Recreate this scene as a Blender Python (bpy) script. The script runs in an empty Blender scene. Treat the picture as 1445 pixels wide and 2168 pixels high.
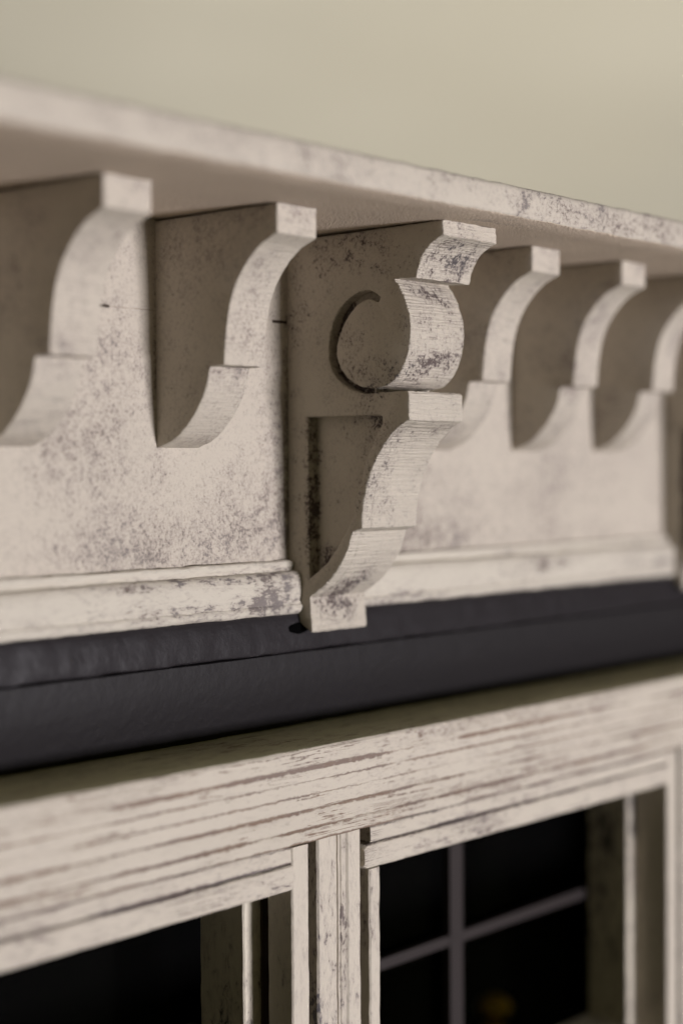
import bpy, bmesh, math, random
from mathutils import Matrix, Vector, noise
from mathutils.geometry import tessellate_polygon

S = bpy.context.scene
H = 0.26            # height of the frieze foot above the ground (metres); shapes below are in millimetres
MM = 0.001

# ------------------------------------------------------------------ camera
cam_d = bpy.data.cameras.new('camera')
cam = bpy.data.objects.new('camera', cam_d)
S.collection.objects.link(cam)
S.camera = cam
right = Vector((0.641386, -0.767195, -0.005998))
up = Vector((0.022592, 0.011072, 0.999683))
fwd = Vector((0.766886, 0.641318, -0.024434))
M = Matrix((right, up, -fwd)).transposed().to_4x4()
M.translation = Vector((-0.246538, -0.219091, 0.017455 + H))
cam.matrix_world = M
cam_d.sensor_fit = 'HORIZONTAL'
cam_d.sensor_width = 24.0
cam_d.lens = 61.45
cam_d.clip_start = 0.01
cam_d.clip_end = 50
cam_d.dof.use_dof = True
cam_d.dof.focus_distance = 0.312
cam_d.dof.aperture_fstop = 7.3

# ------------------------------------------------------------------ world and lamps
W = bpy.data.worlds.new('World'); S.world = W; W.use_nodes = True
bg = W.node_tree.nodes['Background']
bg.inputs[0].default_value = (0.205, 0.190, 0.070, 1)
bg.inputs[1].default_value = 0.27

def area(name, loc, target, size, power, color, sy=None):
    l = bpy.data.lights.new(name, 'AREA'); l.energy = power; l.color = color
    l.shape = 'RECTANGLE'; l.size = size; l.size_y = sy or size
    o = bpy.data.objects.new(name, l); S.collection.objects.link(o)
    o.location = loc
    o.rotation_euler = (Vector(target) - Vector(loc)).to_track_quat('-Z', 'Y').to_euler()
    return o
area('window_light', (0.23, -1.50, 0.05), (0.02, 0, 0.26), 0.27, 37.5, (0.995, 0.950, 1.0), 0.24)
area('wall_fill', (0.85, 0.30, 1.35), (1.35, 1.30, 0.45), 0.8, 12.2, (1.0, 0.97, 0.92))  # added fill lamp that brightens only the background wall

S.view_settings.view_transform = 'Standard'
S.view_settings.look = 'None'
S.view_settings.exposure = 0
S.view_settings.gamma = 1
S.render.engine = 'CYCLES'

# ------------------------------------------------------------------ materials
class NT:
    def __init__(s, name):
        s.m = bpy.data.materials.new(name); s.m.use_nodes = True
        s.t = s.m.node_tree; s.n = s.t.nodes; s.l = s.t.links
        s.p = s.n['Principled BSDF']
    def add(s, t, **kw):
        n = s.n.new(t)
        for k, v in kw.items(): setattr(n, k, v)
        return n
    def lk(s, a, b): s.l.new(a, b)
    def math(s, op, a, b=None, c=None, clamp=False):
        n = s.add('ShaderNodeMath', operation=op); n.use_clamp = clamp
        for i, v in enumerate((a, b, c)):
            if v is None: continue
            if isinstance(v, (int, float)): n.inputs[i].default_value = v
            else: s.lk(v, n.inputs[i])
        return n.outputs[0]
    def coords(s, scale=(1, 1, 1), off=(0, 0, 0), uv=False):
        tc = s.add('ShaderNodeTexCoord')
        mp = s.add('ShaderNodeMapping')
        src = tc.outputs['Object']
        if uv: src = tc.outputs['UV']
        k = 1 if uv else 1000.0
        mp.inputs['Scale'].default_value = tuple(k * a for a in scale)
        mp.inputs['Location'].default_value = off
        s.lk(src, mp.inputs['Vector'])
        if uv: return mp.outputs[0]
        oi = s.add('ShaderNodeObjectInfo')
        r = s.math('MULTIPLY', oi.outputs['Random'], 300)
        cx = s.add('ShaderNodeCombineXYZ'); s.lk(r, cx.inputs[0]); s.lk(r, cx.inputs[1])
        va = s.add('ShaderNodeVectorMath', operation='ADD')
        s.lk(mp.outputs[0], va.inputs[0]); s.lk(cx.outputs[0], va.inputs[1])
        return va.outputs[0]
    def noise(s, v, scale, detail=4, rough=0.6, dist=0):
        n = s.add('ShaderNodeTexNoise'); s.lk(v, n.inputs['Vector'])
        n.inputs['Scale'].default_value = scale; n.inputs['Detail'].default_value = detail
        n.inputs['Roughness'].default_value = rough; n.inputs['Distortion'].default_value = dist
        return n.outputs['Fac']
    def ramp(s, v, a, b):
        n = s.add('ShaderNodeMapRange'); n.interpolation_type = 'SMOOTHSTEP'
        s.lk(v, n.inputs[0]); n.inputs[1].default_value = a; n.inputs[2].default_value = b
        return n.outputs[0]
    def mix(s, f, a, b):
        n = s.add('ShaderNodeMix', data_type='RGBA')
        if isinstance(f, (int, float)): n.inputs[0].default_value = f
        else: s.lk(f, n.inputs[0])
        for i, v in ((6, a), (7, b)):
            if isinstance(v, tuple): n.inputs[i].default_value = (*v, 1)
            else: s.lk(v, n.inputs[i])
        return n.outputs[2]
    def bump(s, h, strength, dist, prev=None):
        n = s.add('ShaderNodeBump'); s.lk(h, n.inputs['Height'])
        n.inputs['Strength'].default_value = strength; n.inputs['Distance'].default_value = dist
        if prev is not None: s.lk(prev, n.inputs['Normal'])
        return n.outputs[0]

CREAM = (0.50, 0.452, 0.378)
def paint(name, stretch=(1, 1, 1), fine=0.75, thr=0.60, patch=0.07, pamp=0.55, blobs=(), cream=CREAM,
          under=(0.105, 0.075, 0.065), under2=(0.130, 0.115, 0.115), rough=0.75, ridges=0, grit=0.25, soft=0.05,
          patchs=None, grain=0, bmp=0.35, lines=(), cover=0.80):
    t = NT(name)
    v = t.coords(stretch); vp = t.coords(patchs or (1, 1, 1), (17, 5, 9))
    n1 = t.noise(v, fine * 1.5, 7, 0.76, 0.5)
    n2 = t.noise(vp, patch, 3, 0.55)
    d = t.math('SUBTRACT', n2, 0.5)
    m = t.math('MULTIPLY_ADD', d, pamp, n1)
    m = t.math('MULTIPLY_ADD', t.math('SUBTRACT', t.noise(v, fine * 0.45, 4, 0.6), 0.5), 0.30, m)
    blobn = t.ramp(t.noise(t.coords((1, 1, 1), (7, 70, 3)), 0.30, 4, 0.7), 0.30, 0.60) if blobs else None
    for (c, r, k) in blobs:            # worn places and painted recess shade, each with its own position, in millimetres
        tc = t.add('ShaderNodeTexCoord')
        a = t.add('ShaderNodeVectorMath', operation='SUBTRACT'); t.lk(tc.outputs['Object'], a.inputs[0])
        a.inputs[1].default_value = tuple(x * MM for x in c)
        b = t.add('ShaderNodeVectorMath', operation='DIVIDE'); t.lk(a.outputs[0], b.inputs[0])
        b.inputs[1].default_value = tuple(x * MM for x in r)
        ln = t.add('ShaderNodeVectorMath', operation='LENGTH'); t.lk(b.outputs[0], ln.inputs[0])
        g = t.math('SUBTRACT', 1.0, ln.outputs['Value'], clamp=True)
        m = t.math('MULTIPLY_ADD', t.math('MULTIPLY', g, blobn), k * 1.0, m)
    if grain:                           # long worn scratches along the board
        vg = t.coords((0.022, 1, 1), (3, 7, 1))
        g1 = t.noise(vg, 0.42, 2, 0.45, 0.35)
        g2 = t.noise(t.coords((0.34, 1, 1), (3, 1, 8)), 1.9, 6, 0.8)
        gp = t.noise(t.coords((0.30, 1, 1), (30, 7, 61)), 0.16, 2, 0.5)
        gm = None
        for lev, wd in ((0.50, 0.0040), (0.585, 0.0034), (0.42, 0.0034), (0.545, 0.0022), (0.46, 0.0022)):
            dd = t.math('ABSOLUTE', t.math('SUBTRACT', g1, lev))
            w = t.math('MULTIPLY', t.ramp(t.math('MULTIPLY_ADD', g2, 0.35, gp), 0.67 - grain, 0.86 - grain), wd * 3.0)
            ln_ = t.ramp(t.math('SUBTRACT', w, dd), -0.0015, 0.004)
            gm = ln_ if gm is None else t.math('MAXIMUM', gm, ln_)
        gm = t.math('MULTIPLY', gm, t.ramp(g2, 0.38, 0.56))
        tz = t.add('ShaderNodeTexCoord'); sz = t.add('ShaderNodeSeparateXYZ'); t.lk(tz.outputs['Object'], sz.inputs[0])
        zmm = t.math('MULTIPLY', sz.outputs[2], 1000)
        wob = t.math('MULTIPLY', t.math('SUBTRACT', g2, 0.5), 1.7)
        for q, (z0, wd) in enumerate(lines):      # old paint left in the grooves of the profile
            pr = t.noise(t.coords((0.35, 1, 1), (q * 31, 7, 61)), 0.12, 3, 0.6)
            ww = t.math('MULTIPLY', t.ramp(pr, 0.40, 0.62), wd)
            dd = t.math('ABSOLUTE', t.math('ADD', t.math('SUBTRACT', zmm, z0), wob))
            gm = t.math('MAXIMUM', gm, t.math('MULTIPLY', t.ramp(t.math('SUBTRACT', ww, dd), -0.12, 0.12), t.ramp(g2, 0.26, 0.46)))
    mask = t.ramp(m, thr, thr + soft * 2.0)
    wash = t.ramp(m, thr - 0.16, thr + 0.08)
    if ridges:
        tc = t.add('ShaderNodeTexCoord')
        sx = t.add('ShaderNodeSeparateXYZ'); t.lk(tc.outputs['UV'], sx.inputs[0])
        cb = t.add('ShaderNodeCombineXYZ'); 
        t.lk(t.math('MULTIPLY', sx.outputs[0], 0.035), cb.inputs[0]); t.lk(sx.outputs[1], cb.inputs[1])
        rn = t.noise(cb.outputs[0], 2.3, 2, 0.5)
        rl = t.ramp(rn, 0.42, 0.60)
        # dark paint stays in the cut marks
        cut = t.math('SUBTRACT', 1, t.ramp(rn, 0.34, 0.41))
        amt = t.math('MULTIPLY', cut, t.ramp(t.noise(t.coords(), 0.30, 5, 0.75), 0.46, 0.62))
        rim = sx.outputs[2]
    c1 = t.mix(t.noise(vp, 0.09, 3, 0.5), tuple(x * 0.93 for x in cream), tuple(min(1, x * 1.05) for x in cream))
    c1 = t.mix(t.math('MULTIPLY', wash, 0.50), c1, (0.27, 0.225, 0.205))
    uc = t.mix(t.ramp(t.noise(t.coords((1, 1, 1), (50, 2, 80)), 0.05, 2, 0.5), 0.45, 0.58), under, under2)
    if grain: mask = t.math('MAXIMUM', mask, gm)
    if ridges: mask = t.math('MAXIMUM', mask, t.math('MULTIPLY', amt, 0.50))
    col = t.mix(t.math('MULTIPLY', mask, cover), c1, uc)
    t.lk(col, t.p.inputs['Base Color'])
    t.p.inputs['Roughness'].default_value = rough
    t.p.inputs['Specular IOR Level'].default_value = 0.3
    b = t.bump(t.math('SUBTRACT', 1, mask), 0.5, 0.00012)
    b = t.bump(t.noise(v, 1.6, 4, 0.65), bmp, 0.00035, b)
    if grit: b = t.bump(t.noise(t.coords(), 5.0 if grit < 0.5 else 2.3, 2, 0.6), grit, 0.0002 if grit < 0.5 else 0.0009, b)
    if ridges: b = t.bump(rl, ridges, 0.0004, b)
    t.lk(b, t.p.inputs['Normal'])
    return t.m

M_wall = paint('distressed_cream_board', fine=1.25, thr=0.587, patch=0.045, pamp=0.36, soft=0.075, cover=0.70,
    blobs=[((-45, 0, 36), (11, 30, 22), 0.124), ((-3, 0, 22), (8, 30, 26), 0.124), ((-0.3, 0, 14), (1.3, 30, 50), 0.247), ((-0.3, 0, 52), (1.2, 30, 12), 0.165), ((-34.5, 0, 40), (0.9, 30, 26), 0.181), ((-34.5, 0, 18), (3, 30, 7), 0.099), ((-30, 0, 3), (46, 30, 9), 0.124), ((-47, 0, 52), (8, 30, 10), 0.115),
           ((-14, 0, 9), (20, 30, 12), 0.075), ((-60, 0, 22), (22, 30, 11), 0.091), ((52, 0, 2), (40, 30, 6), 0.141), ((30, 0, 18), (16, 30, 13), 0.083), ((32, 0, 12), (11, 30, 18), 0.13), ((62, 0, 9), (26, 30, 10), 0.09), ((95, 0, 12), (26, 30, 12), 0.08), ((110, 0, 2), (34, 30, 5), 0.099)])
M_board = paint('distressed_cream_cornice', stretch=(0.8, 1, 1), fine=0.95, thr=0.598, patch=0.05, pamp=0.42, cover=0.72,
    blobs=[((10, -47, 65), (16, 9, 3.5), 0.16), ((-10, -47, 66), (9, 9, 3), 0.14), ((45, -47, 63), (40, 9, 5), 0.10), ((-60, -47, 65), (45, 9, 4), 0.08),
           ((5, -40, 61.1), (16, 8, 1), 0.22)])
M_soffit = paint('rough_painted_soffit', fine=0.5, thr=0.72, patch=0.05, pamp=0.4, cream=(0.66, 0.545, 0.43), grit=1.0, bmp=0.9,
    blobs=[((8, -41, 61), (26, 7, 3), 0.22)], soft=0.12)
M_mould = paint('worn_cream_moulding', stretch=(0.35, 1, 1), fine=0.95, thr=0.612, patch=0.055, pamp=0.38, patchs=(0.5, 1, 1),
    blobs=[((-6, 0, -5), (15, 12, 7), 0.25), ((-24, 0, -7.5), (38, 12, 2.5), 0.22), ((-30, 0, -2.2), (40, 12, 1.5), 0.24), ((32, 0, -8.5), (26, 12, 2.4), 0.24), ((84, 0, -4), (18, 12, 2.4), 0.22), ((135, 0, -6), (9, 12, 2), 0.2)],
    cream=(0.515, 0.475, 0.40))
M_corbel = paint('brushed_cream_corbel', fine=1.1, thr=0.63, patch=0.10, pamp=0.50, ridges=0.45, cover=0.92,
    blobs=[((9, -33, 55.5), (11, 7, 6), 0.27), ((8, -27, 35.5), (12, 8, 4.5), 0.27), ((0, -17, 56), (3, 15, 8), 0.20), ((8, -26.5, 24), (12, 7, 4), 0.18), ((8, -8, -6), (12, 9, 5.5), 0.26), ((8, -5, -9), (10, 4, 4.5), 0.24), ((0, -17, 39), (2, 6, 8), 0.12), ((0, -4, 48), (2, 4, 12), 0.10), ((9, -28, 49.5), (9, 5, 3), 0.2),
           ((0, -1.6, 30), (2, 2.2, 60), 0.06), ((0, -10, 42), (3, 5, 14), 0.09), ((1.4, -5.0, 12), (3.2, 1.6, 22), 0.42), ((2.7, -14.5, 40), (1.0, 11, 16), 0.5), ((2.6, -9, 15), (1.5, 5, 14), 0.12),  # panel edge chips; shade painted into that edge and the groove floor
           ((8, -29, 42), (12, 3, 9), 0.10), ((2.6, -8, 1), (2, 3.6, 4.5), 0.45), ((2.6, -20, 26.3), (3, 4, 1.8), 0.25)],
    under=(0.085, 0.062, 0.058), under2=(0.065, 0.058, 0.062))
M_bracket = paint('brushed_cream_bracket', fine=1.0, thr=0.585, patch=0.09, pamp=0.50, cover=0.84, ridges=0.25,
    blobs=[((5, -29, 61), (8, 6, 4), 0.14), ((5, -13, 34.5), (8, 5, 4), 0.12), ((5, -20, 50), (6, 6, 8), 0.10)], soft=0.09)
M_lintel = paint('grained_cream_lintel', stretch=(0.30, 1, 1), fine=0.95, thr=0.625, patch=0.06, pamp=0.36, cover=0.84, grain=0.045, lines=((-34.9, 0.46), (-37.2, 0.22), (-39.6, 0.16), (-42.3, 0.34), (-45.5, 0.42), (-47.9, 0.38)), patchs=(0.4, 1, 1),
    blobs=[((16, -19, -33), (16, 12, 1.6), 0.15)], under=(0.16, 0.098, 0.066), under2=(0.13, 0.085, 0.07))
M_ledge = paint('shaded_olive_ledge', stretch=(0.25, 1, 1), fine=0.8, thr=0.60, patch=0.06, pamp=0.4, patchs=(0.3, 1, 1), cream=(0.46, 0.455, 0.31), under=(0.13, 0.10, 0.06), under2=(0.10, 0.10, 0.07), grain=0.02)  # worn paint, with the ledge's shade put into its olive tint
M_frame = paint('worn_cream_window_frame', stretch=(0.8, 0.8, 0.3), fine=1.0, thr=0.625, patch=0.07, pamp=0.42, patchs=(1, 1, 0.4),
    blobs=[((-21, -16, -60), (1.5, 5, 12), 0.20), ((-15, -14, -52), (4, 6, 5), 0.25), ((-6.4, -17.6, -80), (1.3, 3, 70), 0.17), ((-13.4, -18, -90), (0.8, 3, 40), 0.2)], under=(0.05, 0.05, 0.075), under2=(0.10, 0.075, 0.07))
M_rail = paint('worn_cream_window_rail', stretch=(0.3, 1, 1), fine=1.0, thr=0.615, patch=0.07, pamp=0.38, grain=0.03, lines=((-48.2, 0.32), (-51.0, 0.42)), patchs=(0.4, 1, 1),
    blobs=[((-26, -19, -54), (16, 8, 4), 0.17)], under=(0.09, 0.06, 0.06), under2=(0.09, 0.07, 0.075))
M_jamb = paint('chipped_cream_jamb', stretch=(1, 1, 0.45), fine=0.40, thr=0.53, patch=0.07, pamp=0.55, patchs=(1, 1, 0.5), cream=(0.60, 0.55, 0.45),
    under=(0.02, 0.022, 0.03), under2=(0.03, 0.03, 0.035), soft=0.06)

def black(name, col, rough, lump, lumpscale, stretch=(1, 1, 1), spec=0.25):
    t = NT(name)
    v = t.coords(stretch)
    n = t.noise(v, lumpscale, 4, 0.55)
    c = t.mix(t.noise(t.coords((0.3, 1, 1)), 0.2, 4, 0.6), tuple(x * 0.86 for x in col), tuple(x * 1.15 for x in col))
    dust = t.ramp(t.noise(t.coords((1, 1, 1), (4, 4, 4)), 1.7, 3, 0.6), 0.70, 0.78)
    c = t.mix(t.math('MULTIPLY', dust, 0.25 if spec > 0.1 else 0.0), c, (0.12, 0.11, 0.10))
    t.lk(c, t.p.inputs['Base Color']); t.p.inputs['Roughness'].default_value = rough
    t.p.inputs['Specular IOR Level'].default_value = spec
    b = t.bump(n, lump, 0.0006)
    b = t.bump(t.noise(t.coords(), 4.0, 2, 0.6), 0.25, 0.00015, b)
    t.lk(b, t.p.inputs['Normal'])
    return t.m
M_black_lump = black('lumpy_black_paint', (0.0175, 0.0152, 0.0172), 0.42, 0.20, 0.60, (1, 1, 0.9))
M_black = black('smooth_black_paint', (0.0118, 0.0102, 0.0112), 0.55, 0.25, 0.45)
M_inner = black('interior_darkness', (0.0015, 0.0015, 0.0015), 0.95, 0.1, 0.3, spec=0.02)  # near-black colour carries the unlit room's darkness and the foot shadow
M_bar = black('dark_grey_bar', (0.024, 0.0185, 0.018), 0.6, 0.1, 0.3)
M_wood = black('dark_stained_wood', (0.035, 0.022, 0.014), 0.7, 0.3, 0.8, (1, 1, 0.2))

M_line = black('grimy_joint', (0.20, 0.155, 0.125), 0.8, 0.1, 0.5)

t = NT('thin_clear_glass')
tr = t.add('ShaderNodeBsdfTransparent'); gl = t.add('ShaderNodeBsdfGlossy'); gl.inputs['Roughness'].default_value = 0.05
ms = t.add('ShaderNodeMixShader'); ms.inputs[0].default_value = 0.006
t.lk(tr.outputs[0], ms.inputs[1]); t.lk(gl.outputs[0], ms.inputs[2])
t.lk(ms.outputs[0], t.n['Material Output'].inputs['Surface'])
M_glass = t.m

t = NT('yellow_glaze')
c = t.mix(t.noise(t.coords(), 0.6, 3, 0.5), (0.85, 0.52, 0.02), (0.95, 0.62, 0.04))
t.lk(c, t.p.inputs['Base Color']); t.p.inputs['Roughness'].default_value = 0.3; t.p.inputs['Metallic'].default_value = 0.35
M_yellow = t.m

t = NT('cream_plaster')
v = t.coords((0.001, 0.001, 0.001))
n = t.noise(v, 3.2, 3, 0.55); n2 = t.noise(v, 9, 4, 0.6)
c = t.mix(t.ramp(n, 0.35, 0.68), (0.53, 0.492, 0.40), (0.69, 0.648, 0.55))
c = t.mix(t.math('MULTIPLY', t.ramp(n2, 0.5, 0.75), 0.35), c, (0.48, 0.455, 0.39))
t.lk(c, t.p.inputs['Base Color']); t.p.inputs['Roughness'].default_value = 0.9
t.lk(t.bump(n2, 0.3, 0.01), t.p.inputs['Normal'])
M_plaster = t.m
t = NT('pale_tabletop')
v = t.coords((0.001, 0.001, 0.001))
c = t.mix(t.noise(v, 12, 4, 0.6), (0.20, 0.205, 0.13), (0.25, 0.255, 0.165))
t.lk(c, t.p.inputs['Base Color']); t.p.inputs['Roughness'].default_value = 0.7
M_table = t.m

# ------------------------------------------------------------------ mesh helpers (millimetres, d = outwards from the wall)
def link(name, me, mat, parent=None, loc=(0, 0, 0), label=None, smooth=35, bevel=0):
    o = bpy.data.objects.new(name, me)
    for m in (mat if isinstance(mat, (list, tuple)) else [mat]): me.materials.append(m)
    S.collection.objects.link(o)
    if parent: o.parent = parent
    o.location = (loc[0] * MM, loc[1] * MM, loc[2] * MM)
    if smooth:
        for p in me.polygons: p.use_smooth = p.material_index == 0
        for p in me.polygons: p.material_index = 0
        me.set_sharp_from_angle(angle=math.radians(smooth))
    if bevel:
        b = o.modifiers.new('edge_softening', 'BEVEL'); b.width = bevel * MM; b.segments = 2
        b.limit_method = 'ANGLE'; b.angle_limit = math.radians(40)
    if label: o['label'] = label
    return o

def catmull(pts, step):
    """smooth curve through pts, about one vertex every step mm"""
    if len(pts) < 3: 
        a, b = Vector(pts[0]), Vector(pts[1]); n = max(1, int((b - a).length / step))
        return [tuple(a.lerp(b, i / n)) for i in range(n)]
    P = [Vector(p) for p in pts]; P = [2 * P[0] - P[1]] + P + [2 * P[-1] - P[-2]]
    out = []
    for i in range(1, len(P) - 2):
        n = max(1, int((P[i + 1] - P[i]).length / step))
        for k in range(n):
            u = k / n
            out.append(tuple(0.5 * (2 * P[i] + (P[i + 1] - P[i - 1]) * u + (2 * P[i - 1] - 5 * P[i] + 4 * P[i + 1] - P[i + 2]) * u * u
                             + (-P[i - 1] + 3 * P[i] - 3 * P[i + 1] + P[i + 2]) * u ** 3)))
    return out

def outline(segs, step=0.6):
    out = []
    for s in segs: out += catmull(s, step)
    return out

def nz(x, y, z, f): return noise.noise(Vector((x * f, y * f, z * f)))

def slab(layers, nseg, jit=0.06, seed=0.0, bev=0.30):
    """layers: list of (x0, x1, outer, holes, front_cap, back_cap); outline in (d, z), extruded along x."""
    bm = bmesh.new(); uvl = bm.loops.layers.uv.new('UVMap')
    for (x0, x1, outer, holes, fc, bc, ns) in layers:
        def J(d, z, x, amt=1.0):
            k = jit * amt
            if d < 0.3: return (x, -d, z)
            a = nz(d + seed, z, x * 1.0, 1.3) + 0.6 * nz(d, z + seed, x, 3.1)
            b = nz(d + 31 + seed, z, x * 1.0, 1.3) + 0.6 * nz(d + 9, z + seed, x, 3.1)
            return (x, -(d + k * a), z + k * b)
        rings = []
        for li, loop in enumerate([outer] + list(holes)):
            n = ns if li == 0 else max(1, ns)
            rr = []
            A = sum(loop[i][0] * loop[(i + 1) % len(loop)][1] - loop[(i + 1) % len(loop)][0] * loop[i][1] for i in range(len(loop)))
            sg = (1 if A > 0 else -1) * (1 if li == 0 else -1)
            ins = []
            for i in range(len(loop)):
                a = Vector(loop[i - 1]); b = Vector(loop[i]); c = Vector(loop[(i + 1) % len(loop)])
                t_ = (c - a); t_ = t_.normalized() if t_.length > 1e-6 else Vector((1, 0))
                w = 0.0 if b.x < 0.3 and li == 0 else bev
                ins.append((b.x - t_.y * sg * w, b.y + t_.x * sg * w))
            xs_ = [x0 + (x1 - x0) * k / n for k in range(n + 1)]
            lps = [loop] * (n + 1)
            if fc: xs_ = [x0, x0 + bev * 0.3, x0 + bev] + xs_[1:]; mid = [((a[0] * 0.3 + b[0] * 0.7), (a[1] * 0.3 + b[1] * 0.7)) for a, b in zip(ins, loop)]; lps = [ins, mid, loop] + lps[1:]
            if bc: xs_ = xs_[:-1] + [x1 - bev, x1]; lps = lps[:-1] + [loop, ins]
            n = len(xs_) - 1
            for x, lp_ in zip(xs_, lps):
                rr.append([bm.verts.new(J(d, z, x)) for d, z in lp_])
            arc = 0
            for i in range(len(loop)):
                j = (i + 1) % len(loop)
                L = math.hypot(loop[j][0] - loop[i][0], loop[j][1] - loop[i][1])
                for k in range(n):
                    vs = [rr[k][i], rr[k + 1][i], rr[k + 1][j], rr[k][j]]
                    f = bm.faces.new(vs)
                    xs = xs_[k:k + 2]
                    for lp, (u, v) in zip(f.loops, ((xs[0], arc), (xs[1], arc), (xs[1], arc + L), (xs[0], arc + L))): lp[uvl].uv = (u, v)
                arc += L
            rings.append(rr)
        for cap, idx in ((fc, 0), (bc, -1)):
            if not cap: continue
            ee = []
            for rr in rings:
                q = rr[idx]
                for i in range(len(q)):
                    e = bm.edges.get((q[i], q[(i + 1) % len(q)]))
                    if e: ee.append(e)
            res = bmesh.ops.triangle_fill(bm, use_beauty=True, use_dissolve=False, edges=ee, normal=(1, 0, 0))
            for f in res['geom']:
                if isinstance(f, bmesh.types.BMFace):
                    f.material_index = 1
                    for lp in f.loops: lp[uvl].uv = (50, 900.37)
    bmesh.ops.recalc_face_normals(bm, faces=bm.faces)
    me = bpy.data.meshes.new('m'); 
    for v in bm.verts: v.co *= MM
    bm.to_mesh(me); bm.free(); return me

def moulding(prof, x0, x1, dx=1.6, jit=0.06, seed=0.0, close=True, axis='x', caps=True, ragged=0):
    """prof: (d, z) points swept along x with a hand-made wobble; axis 'z' sweeps (x, d) points upwards."""
    bm = bmesh.new(); n = max(1, int(abs(x1 - x0) / dx)); rows = []
    for k in range(n + 1):
        t_ = x0 + (x1 - x0) * k / n; row = []
        for i, (a, b) in enumerate(prof):
            ja = jit * (nz(t_ + seed, a * 1.3, b * 1.3, 0.22) + 0.5 * nz(t_ + seed, a, b + 5, 0.9))
            jb = jit * (nz(t_ + seed, a * 1.3 + 40, b * 1.3, 0.22) + 0.5 * nz(t_ + seed, a + 20, b, 0.9))
            if axis == 'x':
                tt = t_ + (ragged * nz(b, a, seed + k, 0.8) if k in (0, n) else 0)
                row.append(bm.verts.new((tt, -(a + ja), b + jb)))
            else: row.append(bm.verts.new((a + ja, -(b + jb), t_)))
        rows.append(row)
    m = len(prof)
    for k in range(n):
        for i in range(m if close else m - 1):
            j = (i + 1) % m
            bm.faces.new((rows[k][i], rows[k + 1][i], rows[k + 1][j], rows[k][j]))
    if caps and close:
        tr_ = tessellate_polygon([[Vector((a, b, 0)) for a, b in prof]])
        for r in (rows[0], rows[-1]):
            for a, b, c in tr_:
                try: bm.faces.new((r[a], r[b], r[c]))
                except ValueError: pass
    bmesh.ops.recalc_face_normals(bm, faces=bm.faces)
    me = bpy.data.meshes.new('m')
    for v in bm.verts: v.co *= MM
    bm.to_mesh(me); bm.free(); return me

def box(x0, x1, d0, d1, z0, z1, jit=0.03, dx=2.5, axis='x', seed=0):
    if axis == 'x':
        return moulding([(d0, z0), (d1, z0), (d1, z1), (d0, z1)], x0, x1, dx, jit, seed)
    return moulding([(x0, d0), (x1, d0), (x1, d1), (x0, d1)], z0, z1, dx, jit, seed, axis='z')

# ------------------------------------------------------------------ setting
me = bpy.data.meshes.new('m'); me.from_pydata([(-3, -3, 0), (4, -3, 0), (4, 4, 0), (-3, 4, 0)], [], [(0, 1, 2, 3)])
o = link('ground', me, M_table, smooth=0); o['kind'] = 'structure'
bm = bmesh.new()
bmesh.ops.create_cube(bm, size=1)
me = bpy.data.meshes.new('m'); bm.to_mesh(me); bm.free()
o = link('wall', me, M_plaster, smooth=0); o['kind'] = 'structure'
o.scale = (5.0, 0.1, 2.4); o.location = (1.35, 1.30, 1.2); o.rotation_euler = (0, 0, math.radians(-50.1))

# ------------------------------------------------------------------ the model house: one thing, everything fixed to it is a part
house = bpy.data.objects.new('model_house', None); S.collection.objects.link(house)
house.empty_display_size = 0.05
house['label'] = 'distressed cream model house front with scroll corbels under a cornice above dark windows'
house['category'] = 'model house'
Z0 = H / MM
random.seed(5)
def L(x=0, d=0, z=0): return (x, -d, z + Z0)
XL, XR = -288.0, 430.0

# cornice board with its soffit
prof = outline([[(-3, 61.1), (46.6, 61.1)], [(46.6, 61.1), (47.0, 61.5)], [(47.0, 61.5), (47.0, 66.0)], [(47.0, 66.0), (46.7, 66.5), (46.1, 66.8)], [(46.1, 66.8), (-262, 66.8)], [(-262, 66.8), (-262, 61.1)], [(-262, 61.1), (-3, 61.1)]], 8)
prof = [(-262, 61.1), (0, 61.1), (20, 61.1), (40, 61.1), (46.5, 61.1), (46.9, 61.3), (47.05, 61.8), (47.0, 63.8), (47.0, 65.7), (46.8, 66.3), (46.2, 66.7), (40, 66.8), (-262, 66.8)]
me = moulding(prof, XL - 40, XR + 40, 1.8, 0.16, 3.0)
o = link('cornice_board', me, [M_board, M_soffit], house, L(), smooth=50)
for p in me.polygons:
    if p.normal.z < -0.8 and p.center.z < 0.0615: p.material_index = 1

# frieze board behind the corbels, with a hairline joint
SLIT = 45.15
link('frieze_board', box(XL, XR, -6, 0, -4, 61.0, 0.0, 6), M_wall, house, L())
for xa, xb in ((-47.6, -36.0), (-4.3, -0.2)):
    me = moulding([(0.02, SLIT - 0.28), (0.06, SLIT - 0.2), (0.06, SLIT + 0.2), (0.02, SLIT + 0.28)], xa, xa + (2.4 if xa < -20 else 4.0), 0.5, 0.12, xa)
    link('joint_gap', me, M_wood, house, L())
me = moulding([(-0.05, SLIT - 0.05), (0.02, SLIT - 0.03), (0.02, SLIT + 0.03), (-0.05, SLIT + 0.05)], -45.3, -34.5, 0.6, 0.10, 3)
link('joint_line', me, M_line, house, L())

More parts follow.
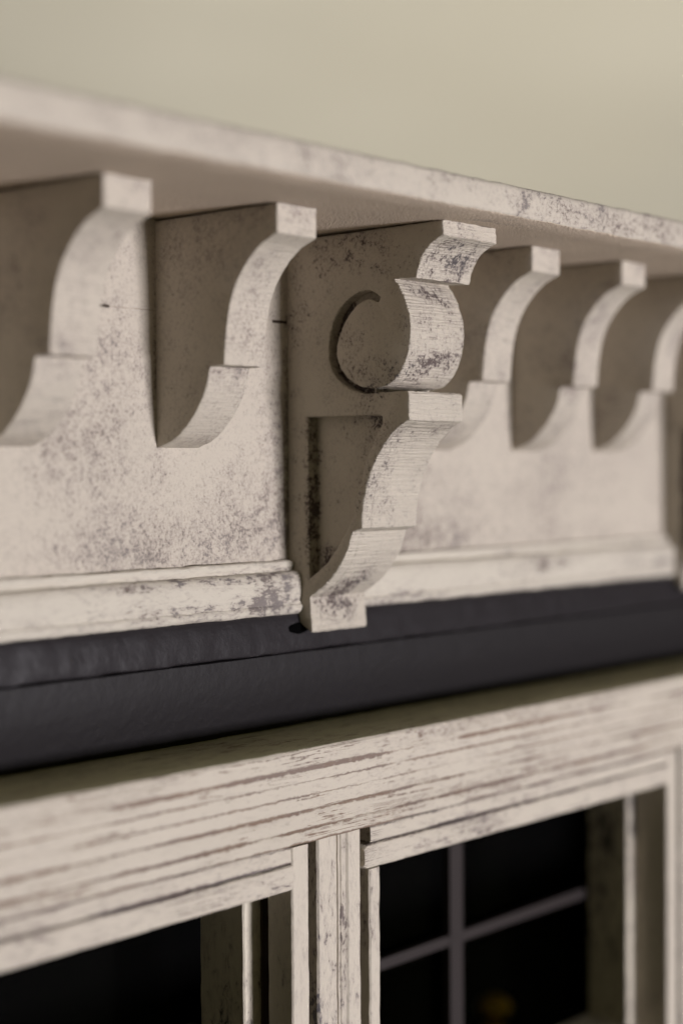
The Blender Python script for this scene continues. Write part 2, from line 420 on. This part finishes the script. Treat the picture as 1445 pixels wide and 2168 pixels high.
# foot moulding of the frieze, in lengths between the main corbels
MAIN = [-150.0, 0.0, 141.6, 290.0]
mprof = [(-2, 0.4), (1.0, 0.4), (1.35, 0.1), (1.35, -0.7), (1.0, -1.15), (1.1, -1.5), (2.3, -1.7), (2.9, -2.3), (3.2, -3.6), (3.25, -5.4), (3.1, -6.9), (2.95, -7.6), (3.35, -8.0), (3.4, -8.8), (3.0, -9.4), (1.8, -9.65), (-2, -9.7)]
ends = [(XL, -150.5), (-133.2, -0.25), (16.6, 141.2), (158.2, 289.6), (306.6, XR)]
for i, (a, b) in enumerate(ends):
    link('foot_moulding', moulding(mprof, a, b, 1.2, 0.20, i * 50.0, ragged=0.9), M_mould, house, L(), smooth=50)

# black band: lumpy strip, then a smooth cove
me = moulding([(-4, -9.2), (1.9, -9.3), (2.3, -9.8), (2.6, -10.6), (2.75, -12.0), (2.9, -14.0), (2.95, -16.2), (2.85, -16.5), (2.4, -16.62), (-4, -16.7)], XL, XR, 1.0, 0.22, 11)
link('upper_band', me, M_black_lump, house, L(), smooth=60)
me = moulding([(-5, -16.75), (2.35, -16.8), (2.65, -16.95), (2.6, -19), (2.3, -21.5), (1.7, -24), (0.8, -26.5), (-0.2, -29), (-1.0, -31.0), (-1.2, -31.9), (-5, -31.9)], XL, XR, 1.6, 0.07, 23)
link('cove', me, M_black, house, L(), smooth=60)

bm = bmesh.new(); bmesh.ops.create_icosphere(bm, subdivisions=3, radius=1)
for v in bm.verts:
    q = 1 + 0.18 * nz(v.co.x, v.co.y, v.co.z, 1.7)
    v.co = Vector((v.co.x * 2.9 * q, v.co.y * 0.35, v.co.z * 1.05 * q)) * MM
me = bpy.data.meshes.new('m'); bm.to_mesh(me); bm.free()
link('foot_shadow', me, M_inner, house, L(-0.4, 2.8, -12.3), smooth=80)  # dark blob standing in for the shadow under the corbel foot

# scroll corbel
c_out = outline([
    [(0, -10.9), (0, 60.35)], [(0, 60.35), (27, 60.85)], [(27, 60.85), (36.4, 61.0)], [(36.4, 61.0), (36.5, 58.3)],
    [(36.5, 58.3), (33.6, 56.9), (31.5, 54.4), (30.4, 51.3)], [(30.4, 51.3), (25.6, 51.5)],
    [(25.6, 51.5), (27.4, 48.9), (28.9, 45.0), (29.2, 41.5), (28.4, 37.6), (26.6, 34.4), (24.2, 32.6), (21.2, 32.1)], [(21.2, 32.1), (21.2, 31.3)], [(21.2, 31.3), (28.4, 31.3)], [(28.4, 31.35), (28.8, 30.9)], [(28.8, 30.9), (28.75, 26.2)],
    [(28.75, 26.2), (25.4, 24.3), (22.8, 21.5), (20.5, 18.0), (19.0, 14.2), (18.1, 10.4), (17.8, 6.7)],
    [(17.8, 6.7), (15.5, 5.9)], [(15.5, 5.9), (14.4, 2.8), (12.2, -0.8), (9.0, -4.0), (5.1, -6.5)],
    [(5.1, -6.5), (5.7, -12.7)], [(5.7, -12.7), (5.3, -13.1)], [(5.3, -13.1), (2.4, -11.4)], [(2.4, -11.4), (0, -10.9)]], 0.55)
groove = [(22.3, 48.5), (20.7, 49.4), (18.5, 49.8), (15.2, 48.8), (12.4, 46.3), (10.8, 43.3), (10.2, 40.4), (10.3, 37.5), (11.6, 34.7), (14.6, 32.4), (18.5, 31.2), (21.0, 31.2)]
g_in = [(20.95, 32.1), (18.5, 32.3), (16.0, 33.2), (13.5, 35.1), (12.3, 37.2), (11.9, 39.2), (12.5, 41.8), (14.1, 44.6), (16.3, 46.9), (19.1, 48.2), (21.9, 47.6)]
hole1 = catmull(groove, 0.5) + [(21.0, 31.2)] + catmull(g_in, 0.5) + [(21.9, 47.6)]
hole2 = outline([[(4.9, 27.2), (22.0, 27.2)], [(22.0, 27.2), (22.5, 26.8), (22.5, 25.6), (21.7, 24.4), (20.6, 22.6), (18.9, 19.2), (17.6, 15.5), (16.6, 12.2), (15.2, 8.0), (12.6, 4.1), (9.6, 0.4), (6.6, -1.9), (5.1, -2.9)], [(5.1, -2.9), (4.9, 27.2)]], 0.7)
def make_scroll_corbel():
    me = slab([(0, 2.5, c_out, [hole1, hole2], True, False, 3), (2.5, 16.3, c_out, [], True, True, 12)], 0, 0.15)
    return link('scroll_corbel', me, M_corbel, house, L(), smooth=38)
sc = make_scroll_corbel()
for k, x in enumerate(MAIN):
    o = sc if x == 0.0 else sc.copy()
    if o is not sc: S.collection.objects.link(o)
    o.location = (x * MM, 0, H)

# plain brackets
b_out = outline([
    [(0, 21.4), (0, 60.6)], [(0, 60.6), (28.2, 60.95)], [(28.2, 60.95), (28.15, 56.1)],
    [(28.15, 56.1), (24.2, 54.2), (20.4, 50.6), (17.9, 46.2), (16.7, 41.0), (16.1, 35.1)], [(16.1, 35.1), (12.9, 34.95)],
    [(12.9, 34.95), (11.7, 30.9), (8.9, 26.7), (5.2, 23.3), (1.0, 21.5)], [(1.0, 21.5), (0, 21.4)]], 0.6)
br = link('bracket', slab([(0, 9.8, b_out, [], True, True, 8)], 0, 0.10, 7.7), M_bracket, house, L(), smooth=38)
for k, x in enumerate([-34.3, -72.4, -110.0, 40.6, 74.2, 108.0, 180.0, 214.0, 248.0, -190.0, -225.0]):
    o = br if k == 0 else br.copy()
    if k: S.collection.objects.link(o)
    o.location = (x * MM, 0, H)
    o.rotation_euler = (0, 0, math.radians(random.uniform(-0.5, 0.5)))
    o.scale = (random.uniform(0.97, 1.03), random.uniform(0.99, 1.01), 1)

# lintel over the windows
lp = [(-4, -31.3), (17.9, -31.3), (18.5, -31.45), (18.9, -31.9), (19.25, -34.2), (19.0, -34.75), (18.95, -38.0), (19.05, -42.0), (18.8, -42.3), (18.95, -42.6), (19.0, -45.2), (18.75, -45.5), (18.95, -45.8), (19.0, -47.7), (18.6, -48.0), (-4, -48.0)]
me = moulding(lp, XL, XR, 1.8, 0.11, 31)
link('lintel', me, [M_lintel, M_ledge], house, L(), smooth=30)
for p in me.polygons:
    if p.normal.z > 0.8 and p.center.z > -0.0317: p.material_index = 1

# pilasters between the windows
ZB = -125.0
PER = 130.5
pp = [(-13.5, 10.5), (-13.5, 17.9), (-13.2, 18.3), (-8.6, 18.4), (-8.35, 17.6), (-8.1, 17.6), (-7.9, 18.2), (-7.5, 18.2), (-7.3, 17.3), (-6.9, 17.3), (-6.5, 17.8), (-5.6, 18.0), (-5.2, 18.4), (-2.0, 18.4), (-1.75, 18.1), (-1.75, 10.5)]
pil = link('pilaster', moulding(pp, ZB, -48.05, 1.6, 0.10, 2, axis='z'), M_frame, house, L(), smooth=30)
back = link('casing', box(-19.6, 2.4, -1, 10.5, ZB, -48.05, 0.03, 4, 'z'), M_wood, house, L())
cols = []
for k in (-2, -1, 0, 1, 2, 3):
    x = k * PER
    for src in (pil, back):
        o = src if k == 0 else src.copy()
        if k: S.collection.objects.link(o)
        o.location = (x * MM, 0, H)

# windows: the prototype fills x 0.4 .. 113.9
w_thin = []
def make_window():
    w = bpy.data.objects.new('window', None); S.collection.objects.link(w); w.parent = house; w.location = (0, 0, H)
    w.empty_display_size = 0.02
    link('rail_bead', moulding([(13.2, -48.1), (18.4, -48.1), (18.6, -48.4), (18.7, -50.7), (18.4, -51.05), (13.2, -51.05)], 0.9, 109.4, 1.5, 0.09, 5), M_rail, w, smooth=30)
    tr_ = [(13.2, -51.1), (18.7, -51.15), (19.1, -51.4), (19.25, -51.9), (19.3, -54.8), (19.0, -55.4), (18.6, -55.6), (13.2, -55.6)]
    me = moulding(tr_, -1.5, 109.4, 1.0, 0.09, 5)
    for v in me.vertices:                      # rounded free end
        u = (v.co.x / MM + 1.5)
        if u < 1.2:
            zc = -53.35; q = math.sqrt(max(0.0, 1 - (1 - max(u, 0) / 1.2) ** 2)) * 0.28 + 0.72
            v.co.z = (zc + (v.co.z / MM - zc) * q) * MM
    link('top_rail', me, M_rail, w, smooth=30)
    link('stile', moulding([(0.4, 13.2), (3.4, 13.2), (3.4, 18.5), (3.15, 18.8), (0.7, 18.8), (0.4, 18.5)], ZB, -55.75, 1.4, 0.12, 4, axis='z'), M_frame, w, smooth=30)
    for nm, dd in (('thin', 13.2), ('thick', 10.3)):
        w[nm] = 0
        st_ = moulding([(109.5, dd), (113.9, dd), (113.9, 18.5), (113.6, 18.9), (109.75, 18.9), (109.5, 18.6)], ZB, -48.15, 1.4, 0.10, 9, axis='z')
        st_.name = 'stile_' + nm
        if nm == 'thick': link('stile', st_, M_frame, w, smooth=30)
        else:
            st_.materials.append(M_frame)
            for p in st_.polygons: p.use_smooth = True
            st_.set_sharp_from_angle(angle=math.radians(30)); w_thin.append(st_)
        del w[nm]
    link('bottom_rail', box(3.5, 109.4, 13.3, 18.7, -125, -116.5, 0.08, 2, seed=4), M_rail, w)
    for xa, xb in ((2.5, 7.4), (106.6, 111.2)):
        link('jamb', moulding([(xa, -0.6), (xb, -0.6), (xb, 9.7), (xb - 0.3, 10), (xa + 0.3, 10), (xa, 9.7)], ZB, -48.1, 1.8, 0.10, xa, axis='z'), M_jamb, w, smooth=30)
    link('head', box(7.5, 106.5, -0.6, 10, -57.4, -48.1, 0.03, 4), M_jamb, w)
    link('sill', moulding([(-1.5, -125), (12.5, -125), (12.8, -113.6), (12.3, -113), (-1.5, -112.4)], 7.5, 106.5, 2, 0.06, 2), M_jamb, w, smooth=40)
    for x in (54.5,): link('muntin', box(x - 2.3, x + 2.3, -3.2, -1.2, -112.4, -57.4, 0.03, 4, 'z'), M_bar, w)
    for z in (-83.3,): 
        for xa, xb in ((7.0, 52.1), (56.9, 106.7)): link('muntin', box(xa, xb, -3.1, -1.3, z - 1.1, z + 1.1, 0.03, 4), M_bar, w)
    link('pane', box(7.2, 106.7, -4.2, -3.7, -125, -48.2, 0, 100), M_glass, w, smooth=0)
    return w
win = make_window()
for k in (-2, -1, 1, 2):
    w = win.copy(); S.collection.objects.link(w); w.location = (k * PER * MM, 0, H)
    for ch in win.children:
        c = ch.copy(); S.collection.objects.link(c); c.parent = w
        if k == -1 and c.data.name.startswith('stile_thick'): c.data = w_thin[0]

# body of the house: dark room behind the windows, side and back walls, plinth
link('inner_floor', box(XL + 7, XR - 7, -250, -6.3, -135, -131, 0, 800), M_inner, house, L(), smooth=0)
link('inner_ceiling', box(XL + 7, XR - 7, -250, -6.2, -40, -34, 0, 800), M_inner, house, L(), smooth=0)
link('inner_wall', box(XL + 7, XR - 7, -96, -90, -130.9, -40.1, 0, 800), M_inner, house, L(), smooth=0)
for xa, xb in ((XL, XL + 6.8), (XR - 6.8, XR)):
    link('side_wall', box(xa, xb, -256, -6.3, -Z0 + 0.1, 61.0, 0, 800), M_wall, house, L(), smooth=0)
link('back_wall', box(XL, XR, -262, -256.2, -Z0 + 0.1, 61.0, 0, 800), M_wall, house, L(), smooth=0)
link('base_wall', box(XL, XR, -6, 10, -Z0 + 0.1, -125.1, 0.02, 6), M_wall, house, L(), smooth=0)
link('band_backing', box(XL + 7, XR - 7, -9, -5.3, -34, -4.1, 0, 800), M_inner, house, L(), smooth=0)

# small yellow thing glimpsed behind the right window
def lathe(prof, n=20):
    bm = bmesh.new(); rows = []
    for r, z in prof: rows.append([bm.verts.new((r * math.cos(2 * math.pi * i / n) * MM, r * math.sin(2 * math.pi * i / n) * MM, z * MM)) for i in range(n)])
    for a, b in zip(rows, rows[1:]):
        for i in range(n): bm.faces.new((a[i], a[(i + 1) % n], b[(i + 1) % n], b[i]))
    bm.faces.new(rows[0]); bm.faces.new(rows[-1])
    bmesh.ops.recalc_face_normals(bm, faces=bm.faces)
    me = bpy.data.meshes.new('m'); bm.to_mesh(me); bm.free(); return me
o = link('ornament', lathe([(2.2, 0), (2.4, 0.4), (1.0, 1.0), (0.9, 1.6), (2.6, 2.8), (3.2, 4.4), (2.7, 6.0), (1.4, 7.0), (0.3, 7.3)]), M_yellow, None, (131, 45, Z0 - 131))
o.scale = (1.5, 1.5, 1.3)
o['label'] = 'small yellow ornament standing in the dark behind the right window'
o['category'] = 'ornament'
